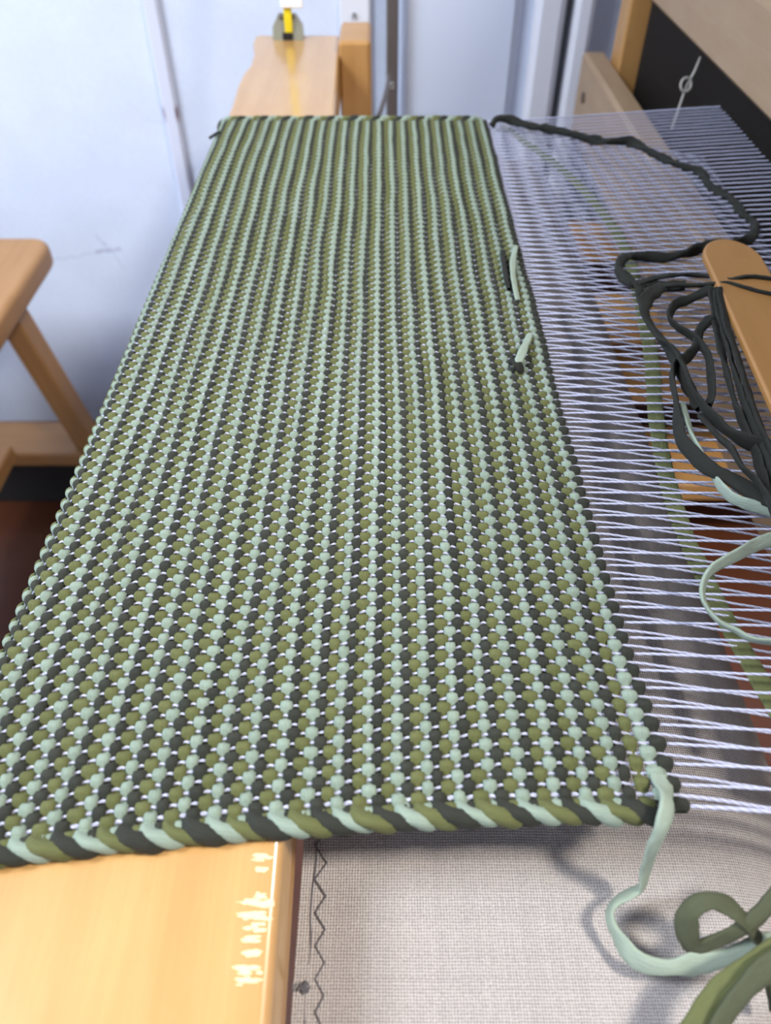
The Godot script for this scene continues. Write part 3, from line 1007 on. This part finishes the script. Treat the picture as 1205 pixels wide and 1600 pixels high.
	strip([Vector3(0.2147, 0.9150, -0.2696), Vector3(0.1844, 0.9210, -0.2540), Vector3(0.1674, 0.9240, -0.2430), Vector3(0.1537, 0.9230, -0.2351), Vector3(0.1483, 0.9200, -0.2278), Vector3(0.1477, 0.9170, -0.2208), Vector3(0.1521, 0.9140, -0.2127), Vector3(0.1601, 0.9120, -0.2081), Vector3(0.1677, 0.9110, -0.2035), Vector3(0.1845, 0.9110, -0.2021)], "pale sage strip bent in a hairpin over the near warp threads", M.strand_sage, 0.0036, 0.0013, 0.6, 9.0, 0.6, 7.0)
	strip([Vector3(0.1805, 0.9130, -0.3748), Vector3(0.1771, 0.9150, -0.3479), Vector3(0.1770, 0.9150, -0.3320), Vector3(0.1806, 0.9120, -0.3165), Vector3(0.1829, 0.9120, -0.3010), Vector3(0.1901, 0.9120, -0.2912), Vector3(0.2136, 0.9120, -0.2812)], "thin pale sage strip beneath the dark tangle beside the shuttle", M.strand_sage, 0.0036, 0.0016, 0.6, 12.0, 0.6, 8.0)
	var g := "dark strips wound on the shuttle"
	strip([Vector3(0.1823, 0.9110, -0.5216), Vector3(0.2039, 0.9150, -0.5266), Vector3(0.2240, 0.9150, -0.5305), Vector3(0.2413, 0.9190, -0.5202), Vector3(0.2480, 0.9230, -0.5081), Vector3(0.2634, 0.9250, -0.5082), Vector3(0.2899, 0.9250, -0.4990)], "greenish charcoal strip wrapped across the shuttle nearest its rounded end", M.strand_dark, 0.0042, 0.0017, 0.2, 5.0, 0.9, 10.0, g)
	strip([Vector3(0.1891, 0.9120, -0.5114), Vector3(0.2041, 0.9170, -0.5108), Vector3(0.2274, 0.9170, -0.5108), Vector3(0.2417, 0.9230, -0.5026), Vector3(0.2518, 0.9250, -0.4936), Vector3(0.2607, 0.9250, -0.4866), Vector3(0.2811, 0.9250, -0.4754)], "black strip wrapped across the shuttle below the greenish one", M.strand_dark, 0.0043, 0.0017, 0.3, 8.0, 0.9, 11.0, g)
	strip([Vector3(0.1907, 0.9110, -0.5273), Vector3(0.1830, 0.9130, -0.4961), Vector3(0.1831, 0.9130, -0.4622), Vector3(0.1870, 0.9130, -0.4349), Vector3(0.1882, 0.9130, -0.4095), Vector3(0.1891, 0.9130, -0.3890), Vector3(0.1891, 0.9130, -0.3698)], "charcoal strip sagging down the left of the tangle from the strip's bend", M.strand_dark, 0.0037, 0.0016, 0.2, 16.0, 0.9, 12.0, g)
	strip([Vector3(0.2051, 0.9160, -0.5135), Vector3(0.1850, 0.9200, -0.4884), Vector3(0.1772, 0.9200, -0.4630), Vector3(0.1811, 0.9200, -0.4370), Vector3(0.1873, 0.9200, -0.4192), Vector3(0.1870, 0.9200, -0.3927), Vector3(0.1870, 0.9200, -0.3719), Vector3(0.1903, 0.9200, -0.3547), Vector3(0.1959, 0.9200, -0.3395), Vector3(0.2043, 0.9200, -0.3317), Vector3(0.2250, 0.9200, -0.3197)], "widest charcoal strip running diagonally through the tangle", M.strand_dark, 0.0048, 0.0017, 0.1, 7.0, 0.9, 13.0, g)
	strip([Vector3(0.2324, 0.9220, -0.4981), Vector3(0.2185, 0.9160, -0.4945), Vector3(0.2047, 0.9160, -0.4857), Vector3(0.1965, 0.9160, -0.4696), Vector3(0.1977, 0.9160, -0.4574), Vector3(0.2055, 0.9160, -0.4448), Vector3(0.2091, 0.9160, -0.4252), Vector3(0.2057, 0.9160, -0.4052), Vector3(0.2001, 0.9160, -0.3837), Vector3(0.1934, 0.9160, -0.3690)], "charcoal strip arching left from the shuttle and back down", M.strand_dark, 0.0037, 0.0016, 0.4, 12.0, 0.9, 14.0, g)
	strip([Vector3(0.2231, 0.9190, -0.4639), Vector3(0.2131, 0.9160, -0.4534), Vector3(0.2050, 0.9160, -0.4341), Vector3(0.1954, 0.9160, -0.4208), Vector3(0.1861, 0.9160, -0.4136), Vector3(0.1792, 0.9160, -0.3969), Vector3(0.1759, 0.9160, -0.3753), Vector3(0.1717, 0.9160, -0.3568), Vector3(0.1695, 0.9160, -0.3375), Vector3(0.1727, 0.9160, -0.3253), Vector3(0.1785, 0.9160, -0.3136), Vector3(0.1866, 0.9160, -0.3059), Vector3(0.1989, 0.9160, -0.2910), Vector3(0.2117, 0.9160, -0.2801)], "outermost charcoal strip looping low around the tangle's left side", M.strand_dark, 0.0039, 0.0016, 0.4, 12.0, 0.9, 15.0, g)
	strip([Vector3(0.2336, 0.9210, -0.4981), Vector3(0.2263, 0.9170, -0.4639), Vector3(0.2174, 0.9170, -0.4179), Vector3(0.2093, 0.9170, -0.3646), Vector3(0.2075, 0.9170, -0.3297), Vector3(0.2029, 0.9170, -0.2958), Vector3(0.1995, 0.9170, -0.2611)], "outer of three charcoal strips lying along the shuttle's left edge", M.strand_dark, 0.0040, 0.0017, 0.4, 6.0, 0.9, 16.0, g)
	strip([Vector3(0.2346, 0.9230, -0.4946), Vector3(0.2274, 0.9200, -0.4590), Vector3(0.2200, 0.9200, -0.4134), Vector3(0.2124, 0.9200, -0.3607), Vector3(0.2096, 0.9200, -0.3262), Vector3(0.2065, 0.9200, -0.2927)], "middle of three charcoal strips lying along the shuttle's left edge", M.strand_dark, 0.0040, 0.0017, 0.4, 7.0, 0.9, 17.0, g)
	strip([Vector3(0.2347, 0.9250, -0.4910), Vector3(0.2280, 0.9230, -0.4540), Vector3(0.2221, 0.9230, -0.4090), Vector3(0.2146, 0.9230, -0.3569), Vector3(0.2115, 0.9230, -0.3227), Vector3(0.2093, 0.9230, -0.2895)], "charcoal strip touching the shuttle's left edge", M.strand_dark, 0.0040, 0.0017, 0.4, 5.0, 0.9, 18.0, g)
	strip([Vector3(0.1869, 0.9160, -0.3598), Vector3(0.1870, 0.9220, -0.3337), Vector3(0.1911, 0.9220, -0.3238), Vector3(0.1923, 0.9220, -0.3080), Vector3(0.1971, 0.9220, -0.2940), Vector3(0.1981, 0.9220, -0.2741)], "short charcoal strip over the lower part of the tangle", M.strand_dark, 0.0040, 0.0016, 0.4, 9.0, 0.9, 19.0, g)

func make_small_things() -> void:
	# clip and measuring tape at the beam's far end
	var clip := thing("spring_clip", "grey metal spring clip on the far end of the beam", "clip", Vector3(-0.1365, 0.896, -1.238))
	var prism := SurfaceTool.new()
	prism.begin(Mesh.PRIMITIVE_TRIANGLES)
	var prof := [Vector2(-0.021, 0.0), Vector2(0.021, 0.0), Vector2(0.0205, 0.016), Vector2(0.012, 0.030), Vector2(-0.012, 0.030), Vector2(-0.0205, 0.016)]
	var fr := []
	var bk := []
	var uvs := []
	for p in prof:
		fr.append(Vector3(p.x, p.y, 0.010 - p.y * 0.2))
		bk.append(Vector3(p.x, p.y, -0.012 + p.y * 0.2))
		uvs.append(p)
	face(prism, fr, Vector3(0, 0.2, 0.98), uvs)
	face(prism, bk, Vector3(0, 0.2, -0.98), uvs)
	for i in 6:
		var e := (i + 1) % 6
		var d: Vector2 = prof[e] - prof[i]
		face(prism, [fr[i], fr[e], bk[e], bk[i]], Vector3(d.y, -d.x, 0).normalized(), [prof[i], prof[e], prof[e], prof[i]])
	obj("jaw", prism.commit(), M.clip, clip)
	obj("lever", cbox(Vector3(0.014, 0.009, 0.004), 0.001), M.black, clip, Vector3(0, 0.0055, 0.0105))
	obj("spring", rod(Vector3(-0.010, 0.028, 0.004), Vector3(0.010, 0.028, 0.004), 0.004), M.steel, clip)
	var tape_img := Image.create(32, 512, false, Image.FORMAT_RGB8)
	tape_img.fill(Color(0.95, 0.86, 0.16))
	for k in 64:
		var long := 20 if k % 10 == 0 else (14 if k % 5 == 0 else 8)
		tape_img.fill_rect(Rect2i(0, k * 8, long, 2), Color(0.12, 0.11, 0.08))
	var tm := std(Color.WHITE, 0.4, tex(tape_img))
	tm.backlight_enabled = true
	tm.backlight = Color(0.3, 0.28, 0.1)
	var tape := thing("measuring_tape", "yellow measuring tape rising from the spring clip", "measuring tape", Vector3(-0.1345, 0.90, -1.228))
	var tp := [Vector3(0, 0.005, 0), Vector3(0.0005, 0.03, 0.003), Vector3(0.001, 0.07, 0.0), Vector3(0.001, 0.13, -0.02), Vector3(0, 0.25, -0.08), Vector3(0, 0.45, -0.20), Vector3(0, 0.58, -0.255)]
	obj("tape", sweep(tp, 0.01, 0.0055, 0.0004, 0.0, 0.0, 0.0, 10, 0.0, 1.0), tm, tape)
	obj("end_tab", cbox(Vector3(0.030, 0.013, 0.005), 0.0015), M.white_plastic, tape, Vector3(0.007, 0.043, 0.006))
	# cord with a ring in front of the dark shafts
	var cord := thing("tie_cord", "pale cord with a small ring hanging before the dark reed", "cord", Vector3(0.346, 0.9, -0.985))
	obj("cord", sweep([Vector3(-0.010, -0.028, 0.03), Vector3(-0.003, -0.006, 0.018), Vector3(0.003, 0.012, 0.008), Vector3(0.009, 0.026, 0.004), Vector3(0.013, 0.040, 0.0)], 0.004, 0.0012, 0.0012, 0, 0, 0, 8), M.cord, cord)
	var ring := TorusMesh.new()
	ring.inner_radius = 0.0058
	ring.outer_radius = 0.0084
	ring.rings = 24
	ring.ring_segments = 10
	obj("ring", ring, M.cord, cord, Vector3(0.001, 0.014, 0.010), Vector3(70, 20, 0))
	var hair := obj("stray_thread", sweep([Vector3(-0.7290, 0.0020, -1.1089), Vector3(-0.7715, 0.0020, -1.1145), Vector3(-0.7938, 0.0020, -1.0961), Vector3(-0.7862, 0.0020, -1.0548), Vector3(-0.7712, 0.0020, -1.0303), Vector3(-0.7360, 0.0020, -1.0269), Vector3(-0.7053, 0.0020, -1.0548)], 0.01, 0.0007, 0.0007, 0, 0, 0, 6), M.hair)
	tag(hair, "fine stray thread curled on the dark floor left of the rug", "thread")
